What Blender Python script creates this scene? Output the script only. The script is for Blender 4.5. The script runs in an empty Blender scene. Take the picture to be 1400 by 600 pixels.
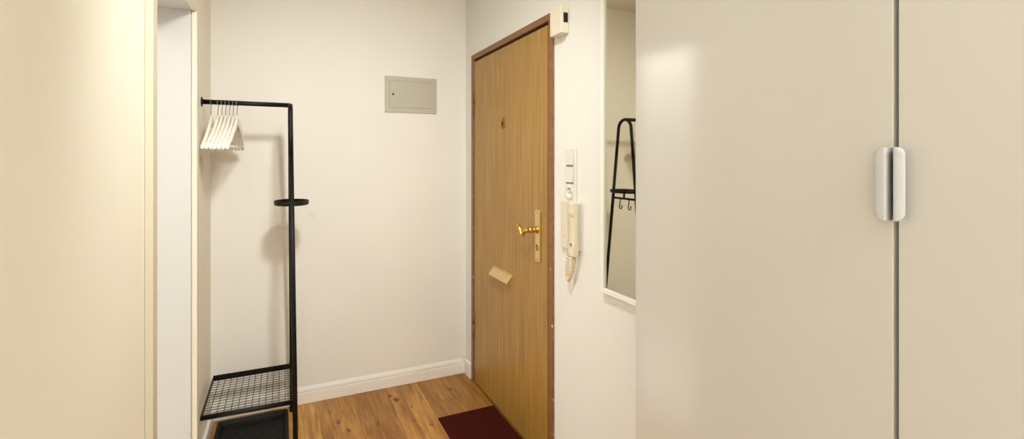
import bpy, bmesh, math, random
from mathutils import Vector, Matrix
random.seed(4)
PI = math.pi
C = bpy.context.scene.collection

# ------------------------------------------------------------------ materials
def lin(r, g, b):
    f = lambda c: (c/255/12.92) if c/255 <= .04045 else ((c/255+.055)/1.055)**2.4
    return (f(r), f(g), f(b), 1)

def mat(name, col, rough=.5, metal=0, spec=.5, bump=None, var=None, coat=0):
    m = bpy.data.materials.new(name); m.use_nodes = True
    nt = m.node_tree; p = nt.nodes['Principled BSDF']
    p.inputs['Base Color'].default_value = col
    p.inputs['Roughness'].default_value = rough
    p.inputs['Metallic'].default_value = metal
    p.inputs['Specular IOR Level'].default_value = spec
    p.inputs['Coat Weight'].default_value = coat
    tc = nt.nodes.new('ShaderNodeTexCoord')
    if bump:
        n = nt.nodes.new('ShaderNodeTexNoise'); n.inputs['Scale'].default_value = bump[0]
        n.inputs['Detail'].default_value = 3
        b = nt.nodes.new('ShaderNodeBump'); b.inputs['Strength'].default_value = bump[1]
        b.inputs['Distance'].default_value = .002
        nt.links.new(tc.outputs['Object'], n.inputs['Vector'])
        nt.links.new(n.outputs['Fac'], b.inputs['Height']); nt.links.new(b.outputs['Normal'], p.inputs['Normal'])
    if var:
        n = nt.nodes.new('ShaderNodeTexNoise'); n.inputs['Scale'].default_value = var[0]
        n.inputs['Detail'].default_value = 4
        r = nt.nodes.new('ShaderNodeValToRGB')
        k = 1-var[1]
        r.color_ramp.elements[0].position = .3; r.color_ramp.elements[1].position = .7
        r.color_ramp.elements[0].color = (col[0]*k, col[1]*k, col[2]*k, 1); r.color_ramp.elements[1].color = col
        nt.links.new(tc.outputs['Object'], n.inputs['Vector'])
        nt.links.new(n.outputs['Fac'], r.inputs['Fac']); nt.links.new(r.outputs['Color'], p.inputs['Base Color'])
    return m

class NG:
    """tiny node helper"""
    def __init__(s, m): s.t = m.node_tree; s.p = s.t.nodes['Principled BSDF']
    def n(s, kind, ins={}, **kw):
        nd = s.t.nodes.new(kind)
        for k, v in kw.items(): setattr(nd, k, v)
        for k, v in ins.items(): s.put(nd.inputs[k], v)
        return nd
    def put(s, sock, v):
        if isinstance(v, bpy.types.NodeSocket): s.t.links.new(v, sock)
        else: sock.default_value = v
    def math(s, op, a, b=0.0, c=0.0):
        nd = s.t.nodes.new('ShaderNodeMath'); nd.operation = op
        s.put(nd.inputs[0], a); s.put(nd.inputs[1], b); s.put(nd.inputs[2], c)
        return nd.outputs[0]
    def ramp(s, fac, stops):
        nd = s.t.nodes.new('ShaderNodeValToRGB'); e = nd.color_ramp.elements
        while len(e) < len(stops): e.new(.5)
        for el, (pos, c) in zip(e, stops): el.position = pos; el.color = c
        s.put(nd.inputs[0], fac); return nd.outputs[0]
    def mix(s, fac, a, b, mode='MIX'):
        nd = s.t.nodes.new('ShaderNodeMix'); nd.data_type = 'RGBA'; nd.blend_type = mode
        s.put(nd.inputs[0], fac); s.put(nd.inputs[6], a); s.put(nd.inputs[7], b)
        return nd.outputs[2]
    def maprange(s, v, a, b, c, d):
        nd = s.t.nodes.new('ShaderNodeMapRange'); nd.clamp = True
        for i, x in enumerate((v, a, b, c, d)): s.put(nd.inputs[i], x)
        return nd.outputs[0]

M = {}
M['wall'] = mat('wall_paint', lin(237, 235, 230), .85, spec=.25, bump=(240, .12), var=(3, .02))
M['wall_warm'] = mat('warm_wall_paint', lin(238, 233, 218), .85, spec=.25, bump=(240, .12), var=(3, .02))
M['wall_shade'] = mat('wall_paint_shaded', lin(226, 225, 221), .85, spec=.25, bump=(240, .12), var=(3, .02))  # right wall's copy of the wall paint, darkened against the strong lamp light
M['aged_brass'] = mat('aged_brass', lin(165, 122, 70), .35, metal=1, var=(40, .1))
M['ceiling'] = mat('ceiling_paint', lin(238, 234, 226), .9, spec=.2, bump=(200, .1))
M['skirt'] = mat('skirting_gloss', lin(240, 236, 230), .4, bump=(30, .05))
M['gloss_white'] = mat('white_lacquer', lin(233, 232, 229), .35, bump=(40, .03))
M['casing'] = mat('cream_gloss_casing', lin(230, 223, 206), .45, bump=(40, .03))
M['casing_shaded'] = mat('shaded_gloss_casing', lin(205, 197, 175), .5, bump=(40, .03))  # darker copy of the cream casing, shade painted into the colour
M['ivory_pale'] = mat('pale_ivory_plastic', lin(215, 208, 191), .4, bump=(50, .03))
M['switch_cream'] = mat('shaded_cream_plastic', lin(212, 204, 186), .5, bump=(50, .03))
M['handset_shade'] = mat('beige_handset_shade', lin(206, 190, 158), .5, bump=(50, .03))  # beige standing for shade beside the handset
M['jamb'] = mat('white_jamb_paint', lin(202, 201, 199), .45, bump=(40, .03))
M['foil'] = mat('wardrobe_white_foil', lin(212, 212, 212), .12, spec=.75, bump=(9, .02), var=(2, .012))
M['carcass'] = mat('wardrobe_carcass', lin(226, 222, 214), .5, var=(4, .02))
M['handle_white'] = mat('white_coated_metal', lin(206, 211, 220), .28, bump=(60, .02))
M['black'] = mat('black_powder_coat', lin(12, 11, 10), .5, spec=.3, bump=(300, .08), var=(40, .15))
M['black_plastic'] = mat('black_rubbery_plastic', lin(17, 15, 13), .55, spec=.25, var=(30, .2))
M['steel'] = mat('galvanised_wire', lin(150, 148, 145), .3, metal=1, var=(60, .1))
M['hanger'] = mat('white_painted_wood', lin(243, 239, 228), .42, bump=(90, .05))
M['brown'] = mat('brown_painted_steel', lin(122, 84, 56), .45, bump=(120, .06), var=(25, .12))
M['gap'] = mat('dark_rubber_seal', lin(30, 16, 11), .8, var=(30, .2))
M['brass'] = mat('polished_brass', lin(222, 180, 92), .22, metal=1, var=(40, .08))
M['brass_satin'] = mat('satin_gold_anodised', lin(230, 209, 156), .38, metal=1, var=(60, .06))
M['panel'] = mat('grey_enamel', lin(188, 184, 170), .45, bump=(80, .04), var=(8, .03))
M['dark'] = mat('black_void', lin(10, 9, 8), .7, var=(50, .2))
M['plastic'] = mat('white_plastic', lin(217, 215, 209), .35, bump=(30, .02))
M['ivory'] = mat('ivory_plastic', lin(219, 210, 185), .4, bump=(50, .03), var=(30, .02))
M['ivory_dark'] = mat('ivory_plastic_aged', lin(222, 200, 158), .4, bump=(50, .03), var=(30, .03))
M['cream_plastic'] = mat('cream_chime_plastic', lin(222, 215, 196), .45, bump=(50, .03))
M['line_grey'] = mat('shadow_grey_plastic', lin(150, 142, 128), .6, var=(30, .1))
M['mirror'] = mat('mirror_silver', (.70, .66, .53, 1), .015, metal=1)

def scuffed_brown():
    m = mat('brown_steel_chipped_edge', lin(122, 84, 56), .45)
    g = NG(m)
    tc = g.n('ShaderNodeTexCoord')
    n = g.n('ShaderNodeTexNoise', {'Vector': tc.outputs['Object'], 'Scale': 38.0, 'Detail': 2.0})
    sep = g.n('ShaderNodeSeparateXYZ', {'Vector': tc.outputs['Object']})
    low = g.maprange(sep.outputs[2], 1.5, .6, 0.0, .05)
    k = g.math('GREATER_THAN', g.math('ADD', n.outputs['Fac'], low), .775)
    c = g.ramp(n.outputs['Fac'], [(.3, lin(120, 82, 48)), (.7, lin(138, 98, 62))])
    g.put(g.p.inputs['Base Color'], g.mix(k, c, lin(225, 210, 190)))
    return m
M['brown_chipped'] = scuffed_brown()

def oak_floor():
    m = mat('oak_planks', lin(186, 138, 84), .42)
    g = NG(m)
    at = g.n('ShaderNodeAttribute', attribute_name='plank')
    sp = g.n('ShaderNodeSeparateColor', {0: at.outputs['Color']})
    rnd, u, v = sp.outputs[0], sp.outputs[1], sp.outputs[2]
    tc = g.n('ShaderNodeTexCoord')
    off = g.n('ShaderNodeCombineXYZ', {0: g.math('MULTIPLY', rnd, 7.0), 1: g.math('MULTIPLY', rnd, 31.0)})
    vec = g.n('ShaderNodeVectorMath', {0: tc.outputs['Object'], 1: off.outputs[0]}, operation='ADD')
    mp = g.n('ShaderNodeMapping', {'Vector': vec.outputs[0], 'Scale': (22, 1.6, 1)})
    grain = g.n('ShaderNodeTexNoise', {'Vector': mp.outputs[0], 'Scale': 2.4, 'Detail': 8.0, 'Roughness': .62, 'Distortion': .6})
    mp2 = g.n('ShaderNodeMapping', {'Vector': vec.outputs[0], 'Scale': (6, 1.1, 1)})
    blot = g.n('ShaderNodeTexNoise', {'Vector': mp2.outputs[0], 'Scale': 1.6, 'Detail': 4.0, 'Distortion': 1.2})
    c = g.ramp(grain.outputs['Fac'], [(.31, lin(156, 108, 48)), (.5, lin(190, 144, 76)), (.69, lin(216, 176, 108))])
    b = g.ramp(blot.outputs['Fac'], [(.3, lin(196, 168, 138)), (.6, lin(255, 252, 248))])
    c = g.mix(.7, c, b, 'MULTIPLY')
    tone = g.ramp(rnd, [(0.0, lin(198, 176, 140)), (.5, lin(238, 226, 200)), (1.0, lin(255, 252, 236))])
    c = g.mix(.85, c, tone, 'MULTIPLY')
    # knots and dark flecks in the boards
    dark = None
    wob = g.n('ShaderNodeTexNoise', {'Vector': tc.outputs['Object'], 'Scale': 45.0, 'Detail': 2.0})
    wv = g.n('ShaderNodeVectorMath', {0: wob.outputs['Color'], 1: (.03, .05, 0)}, operation='MULTIPLY')
    base = g.n('ShaderNodeVectorMath', {0: tc.outputs['Object'], 1: wv.outputs[0]}, operation='ADD')
    for (kx, ky, r) in [(.912, 2.835, .016), (.566, 2.90, .017), (.59, 2.842, .022), (.628, 2.574, .011), (.654, 2.723, .008),
                        (.263, 2.727, .018), (.305, 2.623, .012), (.70, 2.50, .010), (.45, 2.62, .008), (.23, 2.85, .009), (.80, 2.64, .007)]:
        d = g.n('ShaderNodeVectorMath', {0: base.outputs[0], 1: (kx+.015, ky+.025, 0)}, operation='SUBTRACT')
        d2 = g.n('ShaderNodeVectorMath', {0: d.outputs[0], 1: (1.25, .7, 0)}, operation='MULTIPLY')
        ln = g.n('ShaderNodeVectorMath', {0: d2.outputs[0]}, operation='LENGTH')
        k = g.maprange(ln.outputs['Value'], r*.3, r*1.25, .95, 0.0)
        dark = k if dark is None else g.math('MAXIMUM', dark, k)
    c = g.mix(dark, c, lin(70, 40, 20))
    e1 = g.math('MINIMUM', u, g.math('SUBTRACT', 1.0, u)); e2 = g.math('MINIMUM', v, g.math('SUBTRACT', 1.0, v))
    k = g.math('MAXIMUM', g.math('LESS_THAN', e1, .007), g.math('LESS_THAN', e2, .0012))
    c = g.mix(g.math('MULTIPLY', k, .62), c, lin(84, 52, 22))
    g.put(g.p.inputs['Base Color'], c)
    g.put(g.p.inputs['Roughness'], g.maprange(grain.outputs['Fac'], .3, .7, .38, .5))
    bm = g.n('ShaderNodeBump', {'Strength': .12, 'Distance': .002, 'Height': grain.outputs['Fac']})
    g.put(g.p.inputs['Normal'], bm.outputs[0])
    return m
M['oak'] = oak_floor()

def veneer():
    m = mat('oak_veneer', lin(176, 134, 76), .38)
    g = NG(m)
    tc = g.n('ShaderNodeTexCoord')
    mp = g.n('ShaderNodeMapping', {'Vector': tc.outputs['Object'], 'Scale': (1, 40, .35)})
    fine = g.n('ShaderNodeTexNoise', {'Vector': mp.outputs[0], 'Scale': 3.4, 'Detail': 7.0, 'Roughness': .65})
    # cathedral figure: rings of a stretched noise
    mp2 = g.n('ShaderNodeMapping', {'Vector': tc.outputs['Object'], 'Scale': (1, 6.0, .30)})
    n2 = g.n('ShaderNodeTexNoise', {'Vector': mp2.outputs[0], 'Scale': 1.5, 'Detail': 2.0, 'Roughness': .4})
    ring = g.math('FRACT', g.math('MULTIPLY', n2.outputs['Fac'], 11.0))
    ring = g.math('ABSOLUTE', g.math('SUBTRACT', ring, .5))
    f = g.math('ADD', g.math('MULTIPLY', fine.outputs['Fac'], .86), g.math('MULTIPLY', ring, .26))
    c = g.ramp(f, [(.30, lin(136, 98, 38)), (.47, lin(158, 119, 54)), (.62, lin(175, 137, 69)), (.78, lin(197, 163, 97))])
    mp3 = g.n('ShaderNodeMapping', {'Vector': tc.outputs['Object'], 'Scale': (1, 160, 3)})
    pore = g.n('ShaderNodeTexNoise', {'Vector': mp3.outputs[0], 'Scale': 2.0, 'Detail': 2.0})
    c = g.mix(g.maprange(pore.outputs['Fac'], .56, .68, 0.0, .3), c, lin(118, 78, 34))
    g.put(g.p.inputs['Base Color'], c)
    bm = g.n('ShaderNodeBump', {'Strength': .06, 'Distance': .001, 'Height': fine.outputs['Fac']})
    g.put(g.p.inputs['Normal'], bm.outputs[0])
    return m
M['veneer'] = veneer()
M['veneer_edge'] = mat('veneer_edge_band', lin(160, 100, 38), .4, var=(20, .15))

def mat_fibre():
    m = mat('maroon_ribbed_mat', lin(70, 26, 20), .95, spec=.1)
    g = NG(m)
    tc = g.n('ShaderNodeTexCoord')
    w1 = g.n('ShaderNodeTexWave', {'Vector': tc.outputs['Object'], 'Scale': 28.0, 'Distortion': .6}, wave_type='BANDS', bands_direction='DIAGONAL')
    n = g.n('ShaderNodeTexNoise', {'Vector': tc.outputs['Object'], 'Scale': 260.0, 'Detail': 2.0})
    c = g.ramp(w1.outputs['Fac'], [(.2, lin(58, 17, 9)), (.8, lin(74, 23, 13))])
    c = g.mix(.4, c, g.ramp(n.outputs['Fac'], [(.35, lin(120, 90, 80)), (.65, lin(255, 255, 255))]), 'MULTIPLY')
    g.put(g.p.inputs['Base Color'], c)
    h = g.math('ADD', w1.outputs['Fac'], n.outputs['Fac'])
    g.put(g.p.inputs['Normal'], g.n('ShaderNodeBump', {'Strength': .6, 'Distance': .002, 'Height': h}).outputs[0])
    return m
M['mat'] = mat_fibre()

# ------------------------------------------------------------------ mesh helpers
def box(bm, x0, x1, y0, y1, z0, z1):
    v = [bm.verts.new((x, y, z)) for x in (x0, x1) for y in (y0, y1) for z in (z0, z1)]
    for f in ((0,1,3,2), (4,6,7,5), (0,4,5,1), (2,3,7,6), (0,2,6,4), (1,5,7,3)):
        bm.faces.new([v[i] for i in f])
    return v

def tube(bm, pts, r, seg=12, closed=False, caps=True):
    pts = [Vector(p) for p in pts]; n = len(pts)
    rr = r if isinstance(r, (list, tuple)) else [r]*n
    rings = []; up = None
    for i, p in enumerate(pts):
        if closed: t = (pts[(i+1) % n]-pts[i-1]).normalized()
        else: t = (pts[min(i+1, n-1)]-pts[max(i-1, 0)]).normalized()
        if up is None:
            a = Vector((0, 0, 1)) if abs(t.z) < .9 else Vector((1, 0, 0))
            up = (a-t*a.dot(t)).normalized()
        else: up = (up-t*up.dot(t)).normalized()
        s = t.cross(up)
        rings.append([bm.verts.new(p+(up*math.cos(2*PI*k/seg)+s*math.sin(2*PI*k/seg))*rr[i]) for k in range(seg)])
    m = n if closed else n-1
    for i in range(m):
        a, b = rings[i], rings[(i+1) % n]
        for k in range(seg):
            f = bm.faces.new((a[k], a[(k+1) % seg], b[(k+1) % seg], b[k])); f.smooth = True
    if caps and not closed:
        bm.faces.new(rings[0][::-1]); bm.faces.new(rings[-1])

def lathe(bm, prof, origin, axis, seg=28, sx=1.0, sy=1.0):
    """prof: (r, t) pairs along axis"""
    axis = Vector(axis).normalized(); o = Vector(origin)
    a = Vector((0, 0, 1)) if abs(axis.z) < .9 else Vector((0, 1, 0))
    u = (a-axis*a.dot(axis)).normalized(); w = axis.cross(u)
    rings = []
    for r, t in prof:
        if r < 1e-6: rings.append([bm.verts.new(o+axis*t)])
        else: rings.append([bm.verts.new(o+axis*t+(u*math.cos(2*PI*k/seg)*sx+w*math.sin(2*PI*k/seg)*sy)*r) for k in range(seg)])
    for A, B in zip(rings, rings[1:]):
        if len(A) == 1 and len(B) == 1: continue
        for k in range(seg):
            k2 = (k+1) % seg
            if len(A) == 1: f = bm.faces.new((A[0], B[k2], B[k]))
            elif len(B) == 1: f = bm.faces.new((A[k], A[k2], B[0]))
            else: f = bm.faces.new((A[k], A[k2], B[k2], B[k]))
            f.smooth = True
    if len(rings[0]) > 1: bm.faces.new(rings[0][::-1])
    if len(rings[-1]) > 1: bm.faces.new(rings[-1])

def prism(bm, poly, axis, a, b):
    """polygon in the plane across the axis ('x': (y,z), 'y': (x,z), 'z': (x,y)) swept from a to b"""
    def P(p, t): return {'x': (t, p[0], p[1]), 'y': (p[0], t, p[1]), 'z': (p[0], p[1], t)}[axis]
    A = [bm.verts.new(P(p, a)) for p in poly]; B = [bm.verts.new(P(p, b)) for p in poly]
    n = len(poly)
    bm.faces.new(A[::-1]); bm.faces.new(B)
    for i in range(n): bm.faces.new((A[i], A[(i+1) % n], B[(i+1) % n], B[i]))

def rrect(y0, y1, z0, z1, r, n=6):
    out = []
    for cy, cz, a0 in ((y1-r, z1-r, 0), (y0+r, z1-r, 90), (y0+r, z0+r, 180), (y1-r, z0+r, 270)):
        for k in range(n+1):
            a = math.radians(a0+90*k/n); out.append((cy+r*math.cos(a), cz+r*math.sin(a)))
    return out

def obj(name, bm, m, parent=None, bevel=0, seg=2, smooth=False):
    bmesh.ops.recalc_face_normals(bm, faces=bm.faces[:])
    me = bpy.data.meshes.new(name)
    origin = Vector((0, 0, 0))
    if parent is not None: origin = parent.matrix_world.translation if False else abs_loc(parent)
    bm.transform(Matrix.Translation(-origin))
    bm.to_mesh(me); bm.free()
    o = bpy.data.objects.new(name, me); C.objects.link(o)
    me.materials.append(m)
    if parent is not None: o.parent = parent
    if bevel:
        md = o.modifiers.new('bevel', 'BEVEL'); md.width = bevel; md.segments = seg; md.limit_method = 'ANGLE'; md.angle_limit = math.radians(40)
        md.harden_normals = False
    return o

def abs_loc(o):
    v = Vector((0, 0, 0))
    while o is not None: v += o.location; o = o.parent
    return v

def thing(name, label, cat, loc=(0, 0, 0), group=None, kind=None):
    o = bpy.data.objects.new(name, None); C.objects.link(o); o.location = loc; o.empty_display_size = .05
    return tag(o, label, cat, group, kind)

def tag(o, label, cat=None, group=None, kind=None):
    o['label'] = label
    if cat: o['category'] = cat
    if group: o['group'] = group
    if kind: o['kind'] = kind
    return o

def struct(name, bm, m, label, cat, bevel=0):
    return tag(obj(name, bm, m, None, bevel), label, cat, kind='structure')

def B(): return bmesh.new()

# ------------------------------------------------------------------ layout (metres; Y runs along the hall to the end wall)
H = 1.38                # camera height
XL, XR, YB, YF, ZC = -.345, 1.08, 3.024, -1.7, 2.51
TW = .24                # thickness of the left wall
NX = -2.1               # far side of the room behind the left doorway

# ---- floor
def make_floor():
    bm = B(); lay = bm.loops.layers.color.new('plank')
    rng = random.Random(11)
    joints = {1: [1.2, 2.554], -1: [.9, 2.852], 3: [.7, 2.72], 0: [1.75], 2: [2.0], 4: [1.1]}
    for i in range(-13, 6):
        x0 = .18+.19*i; x1 = x0+.19
        ys = [YF-.1]+(joints.get(i) or [rng.uniform(-.6, .6), rng.uniform(1.2, 2.6)])+[YB+.1]
        for a, b in zip(ys, ys[1:]):
            vs = [bm.verts.new(p) for p in ((x0, a, 0), (x1, a, 0), (x1, b, 0), (x0, b, 0))]
            f = bm.faces.new(vs); r = (i*.618+.37*(a > .5)+.21) % 1.0
            for l, (u, v) in zip(f.loops, ((0, 0), (1, 0), (1, 1), (0, 1))): l[lay] = (r, u, v, 1)
    o = struct('floor', bm, M['oak'], 'knotty light oak plank floor of the hallway', 'floor')
    return o
make_floor()

def tiles():
    m = mat('pale_floor_tiles', lin(225, 222, 216), .3); g = NG(m)
    tc = g.n('ShaderNodeTexCoord')
    br = g.n('ShaderNodeTexBrick', {'Vector': tc.outputs['Object'], 'Color1': lin(226, 223, 217), 'Color2': lin(220, 217, 210), 'Mortar': lin(180, 176, 170), 'Scale': 1.0, 'Mortar Size': .003, 'Brick Width': .3, 'Row Height': .3}, offset=0.0)
    g.put(g.p.inputs['Base Color'], br.outputs['Color']); return m
bm = B(); box(bm, NX, XL-TW*.5, YF, YB, .0005, .006)  # unseen pale tiles added to lighten what the wardrobe front reflects
struct('floor_tiled', bm, tiles(), 'unseen pale tiled floor added in the room beyond the doorway', 'floor')

bm = B(); box(bm, NX-.1, XR+.3, YF-.1, YB+.1, ZC, ZC+.1)
struct('ceiling', bm, M['ceiling'], 'plain white ceiling above the hallway', 'ceiling')

bm = B(); box(bm, NX-.1, XR+.3, YB, YB+.12, 0, ZC)
struct('wall_back', bm, M['wall'], 'cream end wall carrying the grey fuse box', 'wall')

# right wall with the opening of the entrance door
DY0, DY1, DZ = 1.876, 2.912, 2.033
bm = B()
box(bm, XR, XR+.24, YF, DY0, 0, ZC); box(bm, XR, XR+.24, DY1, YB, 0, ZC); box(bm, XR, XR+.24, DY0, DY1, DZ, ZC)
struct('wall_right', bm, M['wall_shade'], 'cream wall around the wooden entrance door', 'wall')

# left wall with the doorway
OY0, OY1, OZ = 1.703, 2.41, 2.0
bm = B()
box(bm, XL-TW, XL, YF, OY0-.02, 0, ZC); box(bm, XL-TW, XL, OY1+.02, YB, 0, ZC); box(bm, XL-TW, XL, OY0-.02, OY1+.02, OZ+.02, ZC)
struct('wall_left', bm, M['wall_warm'], 'cream wall at the left with the open white doorway', 'wall')
bm = B(); box(bm, NX-.1, XR+.3, YF-.1, YF, 0, ZC)
struct('wall_front', bm, M['wall'], 'cream wall behind the viewpoint', 'wall')
bm = B(); box(bm, NX-.1, NX, YF, YB, 0, ZC)
struct('wall_far', bm, M['ceiling'], 'white far wall of the room beyond the doorway', 'wall')

# left doorway: casing + jamb lining
d2 = thing('door_2', 'open white lacquered doorway frame in the left wall', 'doorway', (XL, OY0, 0), kind='structure')
bm = B(); P = .02; CW = .052
box(bm, XL+.0005, XL+P, OY1+.008, OY1+.068, 0, OZ)
box(bm, XL+.0005, XL+P, OY0-CW, OY1+.068, OZ, OZ+.055)
obj('casing', bm, M['casing'], d2, .002)
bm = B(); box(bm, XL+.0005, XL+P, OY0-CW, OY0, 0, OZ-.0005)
tag(obj('casing', bm, M['casing_shaded'], d2, .002), 'near side of the door casing, shade put into its tan colour')
bm = B()
box(bm, XL-TW-.015, XL, OY0-.0195, OY0-.002, 0, OZ); box(bm, XL-TW-.015, XL, OY1, OY1+.0195, 0, OZ)
box(bm, XL-TW-.015, XL, OY0-.0195, OY1+.0195, OZ, OZ+.0195)
obj('jamb_lining', bm, M['jamb'], d2, .0015)

# ---- skirting
SK, SD = .062, .016
bm = B(); box(bm, XL, XR, YB-SD, YB, 0, SK)
struct('baseboard_back', bm, M['skirt'], 'white skirting board along the end wall', 'skirting', .003)
bm = B()
prof = [(YB, .0635), (YB-.009, .0635), (YB-.0105, .068), (YB-.0095, .077), (YB-.006, .084), (YB-.0025, .090), (YB, .093)]
prism(bm, [(p[0], p[1]) for p in prof], 'x', XL, XR-.028)
struct('trim_1', bm, M['wall'], 'rounded painted moulding just above the end wall skirting', 'moulding')
bm = B(); box(bm, XR-SD, XR, DY1+.001, YB-SD, 0, SK+.03); box(bm, XR-SD, XR, YF, DY0-.001, 0, SK)
struct('baseboard_right', bm, M['skirt'], 'short white skirting board beside the entrance door', 'skirting', .003)
bm = B(); box(bm, XL, XL+SD, OY1+.07, YB-SD, 0, SK); box(bm, XL, XL+SD, YF, OY0-CW-.001, 0, SK)
struct('baseboard_left', bm, M['skirt'], 'white skirting board along the left wall', 'skirting', .003)
bm = B(); box(bm, XR-.027, XR, YB-.005, YB, .102, 2.246)
struct('trim_2', bm, M['wall'], 'thin vertical cream cover strip in the corner beside the door', 'trim', .002)

# ------------------------------------------------------------------ entrance door
d1 = thing('door_1', 'closed oak veneer entrance door in a brown steel frame', 'door', (XR, 2.39, 0), kind='structure')
FI0, FI1, FIZ = 1.9217, 2.873, 2.0
FX = XR-.006
bm = B()
box(bm, FX, XR+.13, DY0+.001, FI0, 0, FIZ); box(bm, FX, XR+.13, FI1, DY1-.001, 0, FIZ); box(bm, FX, XR+.13, DY0+.001, DY1-.001, FIZ, DZ-.001)
obj('door_frame', bm, M['brown_chipped'], d1, .0025)
bm = B()
box(bm, XR+.05, XR+.07, FI0, FI1, .0, FIZ)
box(bm, XR+.012, XR+.05, FI0, FI0+.012, 0, FIZ); box(bm, XR+.012, XR+.05, FI1-.012, FI1, 0, FIZ)
box(bm, XR+.012, XR+.05, FI0, FI1, FIZ-.014, FIZ)
obj('seal', bm, M['gap'], d1)
LY0, LY1, LZ0, LZ1 = 1.931, 2.858, .009, 1.983
LX = XR-.004
bm = B()
box(bm, LX, LX+.042, LY0+.0025, LY1, LZ0, LZ1)
leaf = obj('door_leaf', bm, M['veneer'], d1, .0012)
bm = B(); box(bm, LX+.001, LX+.042, LY0, LY0+.0024, LZ0, LZ1)
obj('edge_band', bm, M['veneer_edge'], leaf)
for hz in (1.73, .36):
    bm = B()
    tube(bm, [(XR-.006, 2.866, hz-.08), (XR-.006, 2.866, hz-.005)], .0075, 14); tube(bm, [(XR-.006, 2.866, hz-.003), (XR-.006, 2.866, hz+.08)], .0075, 14)
    obj('hinge', bm, M['brown'], d1)
# peephole
py, pz = 2.419, 1.573
bm = B(); lathe(bm, [(.021, 0), (.022, .003), (.020, .005), (.014, .006), (.0125, .0035), (0, .0035)], (LX, py, pz), (-1, 0, 0), 32, 1.35, 1.0)
ph = obj('peephole', bm, M['aged_brass'], leaf)
bm = B(); lathe(bm, [(.0085, .0036), (.0085, .0062), (.007, .0068), (0, .0070)], (LX, py, pz+.003), (-1, 0, 0), 24); box(bm, LX-.0066, LX-.0040, py-.0035, py+.0035, pz-.014, pz)
obj('lens', bm, M['dark'], ph)
# handle plate
hy = 2.016
bm = B(); prism(bm, rrect(hy-.0235, hy+.0235, .905, 1.146, .004), 'x', LX-.007, LX)
hp = obj('handle_plate', bm, M['brass_satin'], leaf, .0015)
bm = B()
prism(bm, rrect(hy-.0085, hy+.0085, .958, .991, .0084, 8), 'x', LX-.0115, LX-.007)
obj('lock_cylinder', bm, M['brass'], hp, .0008)
bm = B(); box(bm, LX-.0122, LX-.0114, hy-.0015, hy+.0015, .960, .980); lathe(bm, [(.005, 0), (.005, .0008), (0, .0008)], (LX-.0114, hy, .981), (-1, 0, 0), 16)
obj('keyhole', bm, M['dark'], hp)
for sz in (.918, 1.133):
    bm = B(); lathe(bm, [(.004, 0), (.0038, .0012), (0, .0016)], (LX-.007, hy, sz), (-1, 0, 0), 16)
    obj('screw', bm, M['brass'], hp)
bm = B()
lathe(bm, [(.017, 0), (.0175, .003), (.014, .006), (.010, .009), (.0135, .013), (.0145, .017), (.0115, .022), (.009, .027), (.0135, .032), (.0142, .038), (.010, .043), (.009, .048), (.0115, .054), (.010, .060), (.004, .064), (0, .065)], (LX-.0068, hy, 1.055), (-1, 0, 0), 28)
lx = LX-.061
ctrl = [(0, 0, .009), (.012, .001, .0095), (.022, -.004, .008), (.032, -.014, .007), (.044, -.026, .0065), (.056, -.031, .0065), (.067, -.024, .0065), (.077, -.008, .007), (.088, .006, .0075), (.100, .012, .008), (.112, .010, .0075), (.118, .006, .004)]
fine = []
for i in range(len(ctrl)-1):
    p0 = ctrl[max(i-1, 0)]; p1 = ctrl[i]; p2 = ctrl[i+1]; p3 = ctrl[min(i+2, len(ctrl)-1)]
    for k in range(4):
        t = k/4
        fine.append([.5*((2*b)+(-a+c)*t+(2*a-5*b+4*c-d)*t*t+(-a+3*b-3*c+d)*t**3) for a, b, c, d in zip(p0, p1, p2, p3)])
fine.append(list(ctrl[-1]))
tube(bm, [(lx, hy+p[0]*.88, 1.055+p[1]) for p in fine], [p[2] for p in fine], 14)
tag(obj('lever_handle', bm, M['brass'], leaf), 'polished brass curled lever handle')
# letter flap (hood)
bm = B()
y0, y1 = 2.30, 2.545
prism(bm, [(LX, .779), (LX-.006, .778), (LX-.035, .742), (LX-.035, .739), (LX, .731)], 'y', y0, y1)
lf = obj('letter_flap', bm, M['brass_satin'], leaf, .0015)
bm = B(); box(bm, LX-.0015, LX, y0-.004, y1+.004, .729, .784)
obj('flap_surround', bm, M['brass_satin'], lf)

# ------------------------------------------------------------------ fuse box on the end wall
fx0, fx1, fz0, fz1 = .559, .882, 1.668, 1.888
fb = thing('fuse_box', 'grey flush metal fuse box cover high on the end wall', 'fuse box', (.72, YB, fz0))
bm = B(); box(bm, fx0, fx1, YB-.008, YB-.0005, fz0, fz1)
obj('cover_frame', bm, M['panel'], fb, .002)
bm = B(); ix0, ix1, iz0, iz1 = fx0+.029, fx1-.03, fz0+.03, fz1-.03
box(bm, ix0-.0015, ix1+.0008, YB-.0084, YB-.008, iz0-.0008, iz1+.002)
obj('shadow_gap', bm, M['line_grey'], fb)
bm = B(); box(bm, ix0, ix1, YB-.0105, YB-.0084, iz0, iz1)
dr = obj('cover_door', bm, M['panel'], fb, .0008)
bm = B(); lathe(bm, [(.006, 0), (.006, .0012), (0, .0012)], (ix0+.02, YB-.0105, 1.778), (0, -1, 0), 20)
obj('keyhole', bm, M['dark'], dr)

# small painted round cap on the end wall
bm = B()
lathe(bm, [(.021, 0), (.021, .0025), (.017, .004), (.0165, .0028), (.006, .0028), (.005, .0045), (0, .005)], (.148, YB, 1.066), (0, -1, 0), 32)
tag(obj('cover_cap', bm, M['wall']), 'small round overpainted cap on the end wall right of the clothes rack', 'wall cap')

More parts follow.
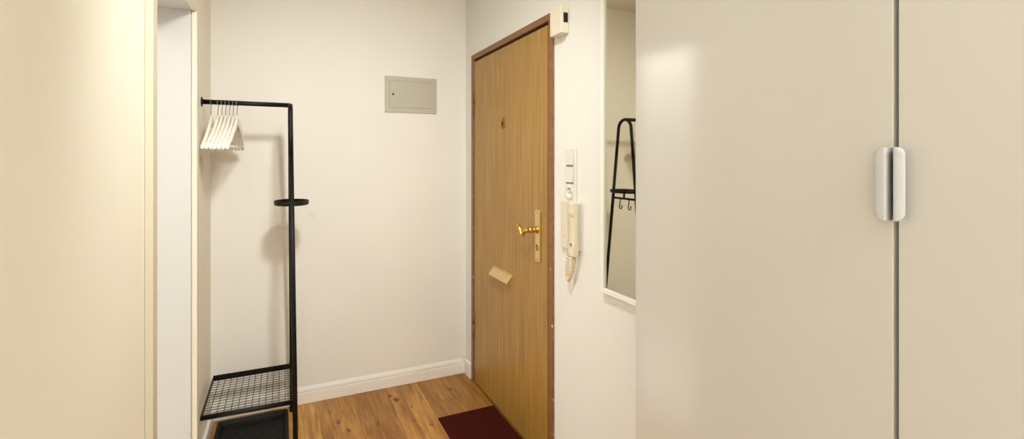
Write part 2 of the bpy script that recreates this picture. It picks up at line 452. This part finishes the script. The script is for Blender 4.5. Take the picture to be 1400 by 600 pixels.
# ------------------------------------------------------------------ door chime
cy0, cy1, cz0, cz1, cx = 1.754, 1.846, 1.905, 2.022, XR-.04
ch = thing('doorbell_box', 'small cream door chime box at the upper right corner of the door frame', 'door chime', (XR, 1.80, cz0))
bm = B(); box(bm, cx, XR, cy0, cy1, cz0, cz1)
obj('housing', bm, M['cream_plastic'], ch, .004, 3)
for y in (cy1-.012, cy0+.010):
    bm = B(); box(bm, cx-.0006, cx+.001, y, y+.0015, cz0+.012, cz1-.012); obj('groove', bm, M['ivory_dark'], ch)
bm = B(); box(bm, cx+.013, cx+.034, cy0-.0008, cy0+.002, cz0+.044, cz0+.085)
obj('sound_slot', bm, M['dark'], ch)

# ------------------------------------------------------------------ switches and socket
sy0, sy1, sz0 = 1.69, 1.771, 1.2025
sw = thing('switch_panel', 'white triple wall plate with two rocker switches and a socket beside the door', 'switch', (XR, 1.73, sz0))
bm = B()
prism(bm, rrect(sy0, sy1, sz0, sz0+.223, .005), 'x', XR-.010, XR-.0005)
obj('frame', bm, M['plastic'], sw, .002)
ym = (sy0+sy1)/2
for k in (2, 1):
    zc = sz0+.0405+.071*k
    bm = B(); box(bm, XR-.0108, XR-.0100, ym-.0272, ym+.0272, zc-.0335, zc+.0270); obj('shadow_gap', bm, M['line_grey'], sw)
    bm = B()
    prism(bm, [(XR-.0108, zc-.0275), (XR-.0165, zc-.0275), (XR-.0135, zc+.0275), (XR-.0108, zc+.0275)], 'y', ym-.0275, ym+.0275)
    obj('rocker', bm, M['plastic'], sw, .0012)
zc = sz0+.0405
bm = B()
lathe(bm, [(.0275, 0), (.0275, .0045), (.0225, .005), (.0205, .004), (.0195, .0006), (0, .0006)], (XR-.0100, ym, zc), (-1, 0, 0), 36)
so = obj('socket', bm, M['plastic'], sw)
for s in (-1, 1):
    bm = B(); lathe(bm, [(.0026, 0), (.0026, .0006), (0, .0006)], (XR-.0107, ym+s*.0095, zc), (-1, 0, 0), 14); obj('pin_hole', bm, M['dark'], so)
for s in (-1, 1):
    bm = B(); box(bm, XR-.0145, XR-.0108, ym-.003, ym+.003, zc+s*.0185-.001, zc+s*.0185+.001); obj('earth_clip', bm, M['steel'], so)

# ------------------------------------------------------------------ intercom phone
ip = thing('intercom_phone', 'cream wall intercom with handset and coiled cord below the switches', 'intercom', (XR, 1.71, 1.0))
bm = B()
prism(bm, rrect(1.662, 1.795, 1.012, 1.207, .006), 'x', XR-.018, XR-.0005)
ib = obj('base', bm, M['ivory_pale'], ip, .003)
bm = B(); box(bm, XR-.0187, XR-.018, 1.690, 1.737, 1.018, 1.200)  # flat beige strip painting the handset's shade onto the base
obj('handset_shade_strip', bm, M['handset_shade'], ib)
for z in (1.10, 1.065):
    bm = B(); prism(bm, rrect(1.757, 1.769, z-.006, z+.006, .003), 'x', XR-.0195, XR-.018)
    obj('button', bm, M['ivory_dark'], ib, .0006)
bm = B()
pf = [(XR-.021, 1.209), (XR-.043, 1.209), (XR-.047, 1.204), (XR-.047, 1.165), (XR-.042, 1.150), (XR-.040, 1.10), (XR-.042, 1.050), (XR-.047, 1.035), (XR-.047, .998), (XR-.043, .992), (XR-.021, .992), (XR-.018, .998), (XR-.018, 1.203)]
pf = [(x+.003 if x < XR-.03 else x, z) for x, z in pf]
prism(bm, pf, 'y', 1.652, 1.689)
hs = obj('handset', bm, M['ivory'], ip, .004, 3)
bm = B()
for z in (1.040, 1.032):
    pts = [(XR-.0432, 1.671+.007*math.cos(a), z+(.006 if z > 1.03 else -.006)*math.sin(a)) for a in [PI*k/6 for k in range(7)]]
    tube(bm, pts, .0014, 8)
obj('speaker_slot', bm, M['dark'], hs)
bm = B()
ctrl = [Vector(p) for p in ((XR-.030, 1.672, .992), (XR-.030, 1.674, .965), (XR-.030, 1.695, .915), (XR-.028, 1.712, .893), (XR-.024, 1.728, .905), (XR-.020, 1.738, .95), (XR-.013, 1.742, 1.013))]
def crom(ctrl, k):
    out = []
    for i in range(len(ctrl)-1):
        a, b, c, d = ctrl[max(i-1, 0)], ctrl[i], ctrl[i+1], ctrl[min(i+2, len(ctrl)-1)]
        for j in range(k):
            t = j/k; out.append(.5*((2*b)+(c-a)*t+(2*a-5*b+4*c-d)*t*t+(3*b-a-3*c+d)*t**3))
    out.append(ctrl[-1]); return out
path = crom(ctrl, 60)
hel = []
for i, p in enumerate(path):
    t = (path[min(i+1, len(path)-1)]-path[max(i-1, 0)]).normalized()
    n1 = t.cross(Vector((1, 0, 0))).normalized(); n2 = t.cross(n1)
    a = i*.55; f = min(1, i/14, (len(path)-1-i)/14); r = .0068*f
    hel.append(p+(n1*math.cos(a)+n2*math.sin(a))*r)
tube(bm, hel, .0018, 6)
obj('coiled_cord', bm, M['ivory_dark'], ip)

# ------------------------------------------------------------------ mirror
mr = thing('wall_mirror', 'tall white framed mirror hanging between the intercom and the wardrobe', 'mirror', (XR, 1.30, .893))
my0, my1, mz0, mz1, fw, fd = 1.085, 1.500, .893, 2.36, .017, .022
bm = B()
box(bm, XR-fd, XR-.0005, my1-fw, my1, mz0, mz1); box(bm, XR-fd, XR-.0005, my0, my0+fw, mz0, mz1)
box(bm, XR-fd, XR-.0005, my0+fw, my1-fw, mz0, mz0+fw); box(bm, XR-fd, XR-.0005, my0+fw, my1-fw, mz1-fw, mz1)
obj('frame', bm, M['gloss_white'], mr, .0015)
bm = B(); box(bm, XR-.014, XR-.010, my0+fw+.0005, my1-fw-.0015, mz0+fw, mz1-fw)
obj('mirror_glass', bm, M['mirror'], mr)

# ------------------------------------------------------------------ wardrobe
WX = .70
wb = thing('wardrobe', 'tall white two-door wardrobe filling the right side of the hallway', 'wardrobe', (.9, .355, 0))
WZ = 2.36; WY0, WYM, WY1 = -.148, .3555, .861
bm = B(); bx0 = WX+.021
box(bm, bx0, XR-.018, WY1-.0195, WY1-.0015, 0, WZ); box(bm, bx0, XR-.018, WY0+.0015, WY0+.0195, 0, WZ); box(bm, bx0, XR-.018, WY0+.0195, WY1-.0195, WZ-.018, WZ)
box(bm, bx0, XR-.018, WY0+.0195, WY1-.0195, .06, .078); box(bm, bx0+.03, bx0+.046, WY0+.0195, WY1-.0195, 0, .06); box(bm, XR-.026, XR-.018, WY0+.0195, WY1-.0195, .078, WZ-.018)
box(bm, bx0, XR-.026, WYM-.009, WYM+.009, .078, WZ-.018)
obj('carcass', bm, M['carcass'], wb)
def lip(sgn, yedge):
    """curved edge pull: stands out at the door edge and rolls over away from the gap"""
    z0, z1 = 1.378-.026-.0485, 1.378-.026+.0435
    prof = [(WX, 0), (WX-.0115, .0003)]
    for k in range(1, 7):
        a = PI/2*k/6; prof.append((WX-.0115-.0035*math.sin(a), .0003+.0035*(1-math.cos(a))))
    prof += [(WX-.0148, .007), (WX-.0140, .011), (WX-.0125, .0148), (WX-.0118, .0155)]
    inner = [(WX-.0107, .0148), (WX-.0122, .010), (WX-.0128, .006), (WX-.0124, .0035), (WX-.0105, .0025), (WX, .0025)]
    P = prof+inner
    bm = B(); N = 18; rings = []
    R = .011
    zs = [z0+(z1-z0)*i/N for i in range(N+1)]
    zs = sorted(set([z0+R*(1-math.cos(PI/2*k/8)) for k in range(9)]+[z1-R*(1-math.cos(PI/2*k/8)) for k in range(9)]+zs[4:-4]))
    for z in zs:
        d = min(z-z0, z1-z)
        lim = 1.0 if d >= R else 1-(1-math.sqrt(max(0, 1-((R-d)/R)**2)))*.72
        rings.append([bm.verts.new((x, yedge+sgn*(1 if sgn > 0 else .86)*min(w, .0155*lim) if w > .003 else yedge+sgn*w, z)) for x, w in P])
    n = len(P)
    for a, b in zip(rings, rings[1:]):
        for i in range(n):
            f = bm.faces.new((a[i], a[(i+1) % n], b[(i+1) % n], b[i])); f.smooth = True
    bm.faces.new(rings[0]); bm.faces.new(rings[-1][::-1])
    return bm
for a, b, s, e in ((WYM+.0042, WY1, 1, WYM+.0042), (WY0, WYM-.0016, -1, WYM-.0016)):
    bm = B(); box(bm, WX, WX+.019, a, b, .062, WZ)
    dd = obj('wardrobe_door', bm, M['foil'], wb, .001)
    obj('door_handle', lip(s, e), M['handle_white'], dd)

# ------------------------------------------------------------------ clothes rack
RX, RY, RH = .034, 2.693, 1.650
rk = thing('clothes_rack', 'black metal A-frame clothes rack with rail fixed to the left wall', 'clothes rack', (0, RY, 0))
XB = .05   # foot of the frame stands slightly further out
def legpt(s, z):
    k = (1.59-z)/1.59; return Vector((RX+(XB-RX+.004*(-s))*k, RY+s*(.067+.195*k), z))
bm = B()
arc = [Vector((RX, RY+.068*math.cos(a), 1.585+.065*math.sin(a))) for a in [PI*k/14 for k in range(15)]]
tube(bm, [legpt(1, z) for z in (1.40, 1.50)]+arc+[legpt(-1, z) for z in (1.50, 1.40)], .0108, 14)
obj('top_bow', bm, M['black'], rk)
for s in (1, -1):
    bm = B(); tube(bm, [legpt(s, .012), legpt(s, .8), legpt(s, 1.40)], .0108, 14)
    lg = obj('leg', bm, M['black'], rk)
    bm = B(); p = legpt(s, .012); lathe(bm, [(.0128, 0), (.0132, .002), (.0132, .022), (.0118, .025)], (p.x, p.y, 0), (0, 0, 1), 18)
    obj('foot_cap', bm, M['black_plastic'], lg)
bm = B(); tube(bm, [(XL+.004, RY, RH), (RX, RY, RH)], .0112, 18)
obj('hanging_rail', bm, M['black'], rk)
bm = B(); lathe(bm, [(.022, 0), (.022, .003), (.0128, .0035), (.0122, .010)], (XL+.0008, RY, RH), (1, 0, 0), 28)
fl = obj('wall_flange', bm, M['black'], rk)
for s in (-1, 1):
    bm = B(); lathe(bm, [(.003, 0), (.0028, .0012), (0, .0016)], (XL+.0046, RY, RH+s*.0175), (1, 0, 0), 12)
    obj('screw', bm, M['steel'], fl)
# oval tray between the legs
bm = B()
TZ = 1.155; xc = RX+.006
ecx, ecy = .080, .112
def ell(f, z, n=48): return [bm.verts.new((xc+ecx*f*math.cos(2*PI*k/n), RY+ecy*f*math.sin(2*PI*k/n), z)) for k in range(n)]
def eq(f):  # constant wall thickness
    return f
rs = [ell(.97, TZ), ell(1.0, TZ+.003), ell(1.0, TZ+.021), ell(.965, TZ+.021), ell(.955, TZ+.004)]
for a, b in zip(rs, rs[1:]):
    for k in range(48):
        f = bm.faces.new((a[k], a[(k+1) % 48], b[(k+1) % 48], b[k])); f.smooth = True
bm.faces.new(rs[0][::-1]); bm.faces.new(rs[-1])
obj('tray', bm, M['black'], rk)
bm = B()
for z in (TZ+.008, TZ-.040):
    a, b = legpt(1, z), legpt(-1, z); tube(bm, [a, b], .0075 if z < TZ else .008, 12)
tube(bm, [(xc, RY, TZ), (xc, RY, TZ-.04)], .007, 12)
obj('crossbar', bm, M['black'], rk)
for s in (.04, -.055):
    bm = B(); y = RY+s
    pts = [(xc, y, TZ-.04)]+[(xc+.001, y, TZ-.055), (xc+.003, y+.001, TZ-.072)]
    for k in range(9):
        a = PI*k/8*1.1; pts.append((xc+.001, y+.004-.014*(1-math.cos(a))*1.0+.006, TZ-.095-.016*math.sin(a)))
    pts[3] = (xc+.001, y+.009, TZ-.092)
    tube(bm, [Vector(p) for p in pts], .0036, 10)
    lathe(bm, [(0, -.0055), (.0045, -.003), (.0055, 0), (.0045, .003), (0, .0055)], pts[-1], (0, 0, 1), 12)
    obj('hook', bm, M['black'], rk)
# wire shelf
sh_z = .262; SX0, SX1, SY0, SY1 = -.318, .038, 2.492, 2.902
bm = B()
tube(bm, [(SX0-.004, SY0, sh_z), (XB-.004, SY0-.01, sh_z)], .0108, 14)
box(bm, SX0-.002, SX1+.006, SY1-.002, SY1+.002, sh_z-.006, sh_z+.02)
box(bm, SX0-.004, SX0, SY0, SY1, sh_z-.009, sh_z+.012)
box(bm, SX1, SX1+.004, SY0, SY1, sh_z-.006, sh_z+.012)
tube(bm, [(SX1, SY1, sh_z), (XB-.006, SY1+.01, sh_z)], .008, 12)
sf = obj('shelf_frame', bm, M['black'], rk, 0)
bm = B()
for i in range(1, 13):
    x = SX0+(SX1-SX0)*i/13; tube(bm, [(x, SY0, sh_z+.006), (x, SY1-.003, sh_z+.006), (x, SY1-.003, sh_z+.018)], .0014, 6)
for j in range(1, 15):
    y = SY0+(SY1-SY0)*j/15; tube(bm, [(SX0, y, sh_z+.0035), (SX1+.002, y, sh_z+.0035)], .0014, 6)
obj('wire_mesh', bm, M['black'], rk)

# ------------------------------------------------------------------ boot tray
tx0, tx1, ty0, ty1, th = -.303, .027, 2.43, 2.93, .032
bm = B()
def ring(i, z, r): return [bm.verts.new((p[0], p[1], z)) for p in rrect(tx0+i, tx1-i, ty0+i, ty1-i, r, 5)]
rs = [ring(.012, 0.0, .012), ring(0.0, th-.003, .016), ring(0.0, th, .016), ring(.010, th, .012), ring(.022, th-.014, .01), ring(.026, .006, .01)]
for a, b in zip(rs, rs[1:]):
    n = len(a)
    for k in range(n): bm.faces.new((a[k], a[(k+1) % n], b[(k+1) % n], b[k]))
bm.faces.new(rs[0][::-1]); bm.faces.new(rs[-1])
bt = tag(obj('boot_tray', bm, M['black_plastic'], None, .0015), 'black plastic boot tray on the floor beneath the wire shelf', 'boot tray')
bm = B()
nx, ny = 12, 17
for i in range(nx):
    for j in range(ny):
        x = tx0+.038+(tx1-tx0-.076)*(i+(.5 if j % 2 else 0))/(nx-.5); y = ty0+.04+(ty1-ty0-.08)*j/(ny-1)
        lathe(bm, [(.0075, 0), (.0065, .0016), (0, .0018)], (x, y, .006), (0, 0, 1), 6)
obj('raised_studs', bm, M['black_plastic'], bt)

# ------------------------------------------------------------------ door mat
bm = B(); prism(bm, rrect(.748, 1.068, 1.93, 2.533, .004, 3), 'z', .0002, .008)
tag(obj('door_mat', bm, M['mat'], None, .001), 'dark maroon ribbed door mat lying on the oak floor at the door', 'door mat')

# ------------------------------------------------------------------ light switch beside the doorway
ls = thing('light_switch', 'white single light switch on the left wall below the hangers', 'switch', (XL, 2.665, 1.31))
bm = B(); prism(bm, rrect(2.615, 2.696, 1.318, 1.399, .005), 'x', XL+.0005, XL+.006)
obj('frame', bm, M['switch_cream'], ls, .002)
bm = B(); prism(bm, [(XL+.0060, 1.331), (XL+.0105, 1.331), (XL+.0080, 1.386), (XL+.0060, 1.386)], 'y', 2.628, 2.683)
obj('rocker', bm, M['switch_cream'], ls, .001)

# ------------------------------------------------------------------ hangers
def make_hanger(x, yaw, label):
    root = thing('clothes_hanger', label, 'hanger', (x, RY, RH+.0112), 'white clothes hangers on the black rail')
    base = abs_loc(root)
    bm = B(); N = 28; rings = []
    for i in range(N+1):
        u = -.213+.426*i/N; t = abs(u)/.213
        h = -.094-.012*t-.120*t**1.35      # centre line
        vh = .0095*(1-t)**1.5+.0150-.002*t                     # half height
        if t > .97: vh *= .72
        th_ = .0056+.0011*t
        bx = -.006*t*t+.006*math.sin(PI*t)
        sec = []
        for k in range(10):
            a = 2*PI*k/10; sec.append(bm.verts.new((bx+th_*math.copysign(abs(math.cos(a))**.6, math.cos(a)), u, h+vh*math.copysign(abs(math.sin(a))**.75, math.sin(a)))))
        rings.append(sec)
    for a, b in zip(rings, rings[1:]):
        for k in range(10):
            f = bm.faces.new((a[k], a[(k+1) % 10], b[(k+1) % 10], b[k])); f.smooth = True
    bm.faces.new(rings[0][::-1]); bm.faces.new(rings[-1])
    bm.transform(Matrix.Translation(base)); obj('body', bm, M['hanger'], root)
    bm = B(); tube(bm, [(-.006, -.198, -.219), (-.001, 0, -.221), (-.006, .198, -.219)], .0042, 10)
    bm.transform(Matrix.Translation(base)); obj('trouser_bar', bm, M['hanger'], root)
    bm = B()
    r = .0165; cz = -.0112-(r-.0112)+.0016-.0001
    cz = .0016-r+.0002
    pts = [(0, 0, -.078), (0, 0, -.052), (0, .003, -.044), (0, r*.75, cz-r*.85)]
    for k in range(13):
        a = math.radians(-35+k*(245/12)); pts.append((0, r*math.cos(a), cz+r*math.sin(a)))
    tube(bm, pts, .0015, 8)
    bm.transform(Matrix.Translation(base)); obj('hook', bm, M['steel'], root)
    root.rotation_euler = (0, 0, yaw)
    return root
words = ['white wooden hanger hanging apart from the others, nearest the wall flange',
         'second white hanger from the wall flange, first of the bunched six',
         'third white hanger from the wall flange on the black rail',
         'fourth white hanger from the wall flange, middle one on the black rail',
         'third white hanger from the free right end of the bunch',
         'second white hanger from the free right end of the bunch',
         'white hanger at the right end of the bunch on the black rail']
xs = [-.306, -.2775, -.2618, -.2461, -.2304, -.2147, -.1990]
yaws = [0.5, 4.2, 4.2, 4.2, 4.2, 4.2, 4.2]
first = None
for x, yw, lb in zip(xs, yaws, words):
    if first is None:
        first = make_hanger(x, -math.radians(yw), lb)
        kids = list(first.children)
    else:
        r = first.copy(); C.objects.link(r); r.location = (x, RY, RH+.0112); r.rotation_euler = (0, 0, -math.radians(yw)); r['label'] = lb
        for k in kids:
            c = k.copy(); C.objects.link(c); c.parent = r

# ------------------------------------------------------------------ light
def light(name, kind, loc, power, col, **kw):
    l = bpy.data.lights.new(name, kind); l.energy = power; l.color = col
    for k, v in kw.items(): setattr(l, k, v)
    o = bpy.data.objects.new(name, l); C.objects.link(o); o.location = loc
    return o
o = light('hall_ceiling_spot', 'SPOT', (.30, 1.0, 2.42), 102, (.985, 1, .95), shadow_soft_size=.11, spot_size=math.radians(112), spot_blend=1.0)
o.rotation_euler = (Vector((.3, 3.0, .36))-o.location).to_track_quat('-Z', 'Y').to_euler()
light('hall_fill_light', 'POINT', (.25, .3, 2.40), 2.2, (1, 1, .93), shadow_soft_size=.12)  # weak unseen point light added to even out the near hall
light('rear_fill_light', 'AREA', (.75, -.9, 2.46), 37, (.99, 1, .96), shape='DISK', size=.7)  # unseen fill added behind the camera, no fixture
light('next_room_lamp', 'AREA', (-1.4, 1.9, 2.45), 11, (1, .99, .96), shape='DISK', size=.7)
light('reflection_wash_light', 'AREA', (-1.2, 2.66, 2.45), 36, (1, 1, 1), shape='RECTANGLE', size=1.2, size_y=.25)  # unseen wall washer added so the wardrobe front reflects a bright doorway

w = bpy.data.worlds.new('world'); bpy.context.scene.world = w; w.use_nodes = True
w.node_tree.nodes['Background'].inputs[0].default_value = (1, .95, .88, 1)
w.node_tree.nodes['Background'].inputs[1].default_value = .3

# ------------------------------------------------------------------ camera
cd = bpy.data.cameras.new('camera'); cam = bpy.data.objects.new('camera', cd); C.objects.link(cam)
cam.location = (0, 0, H); cam.rotation_euler = (PI/2, 0, -math.radians(25))
cd.sensor_width = 36; cd.lens = 672/1400*36; cd.shift_y = -82/1400; cd.clip_start = .02
sc = bpy.context.scene; sc.camera = cam
sc.view_settings.view_transform = 'Standard'; sc.view_settings.look = 'None'
sc.view_settings.exposure = 0.19
sc.cycles.max_bounces = 10; sc.cycles.diffuse_bounces = 6
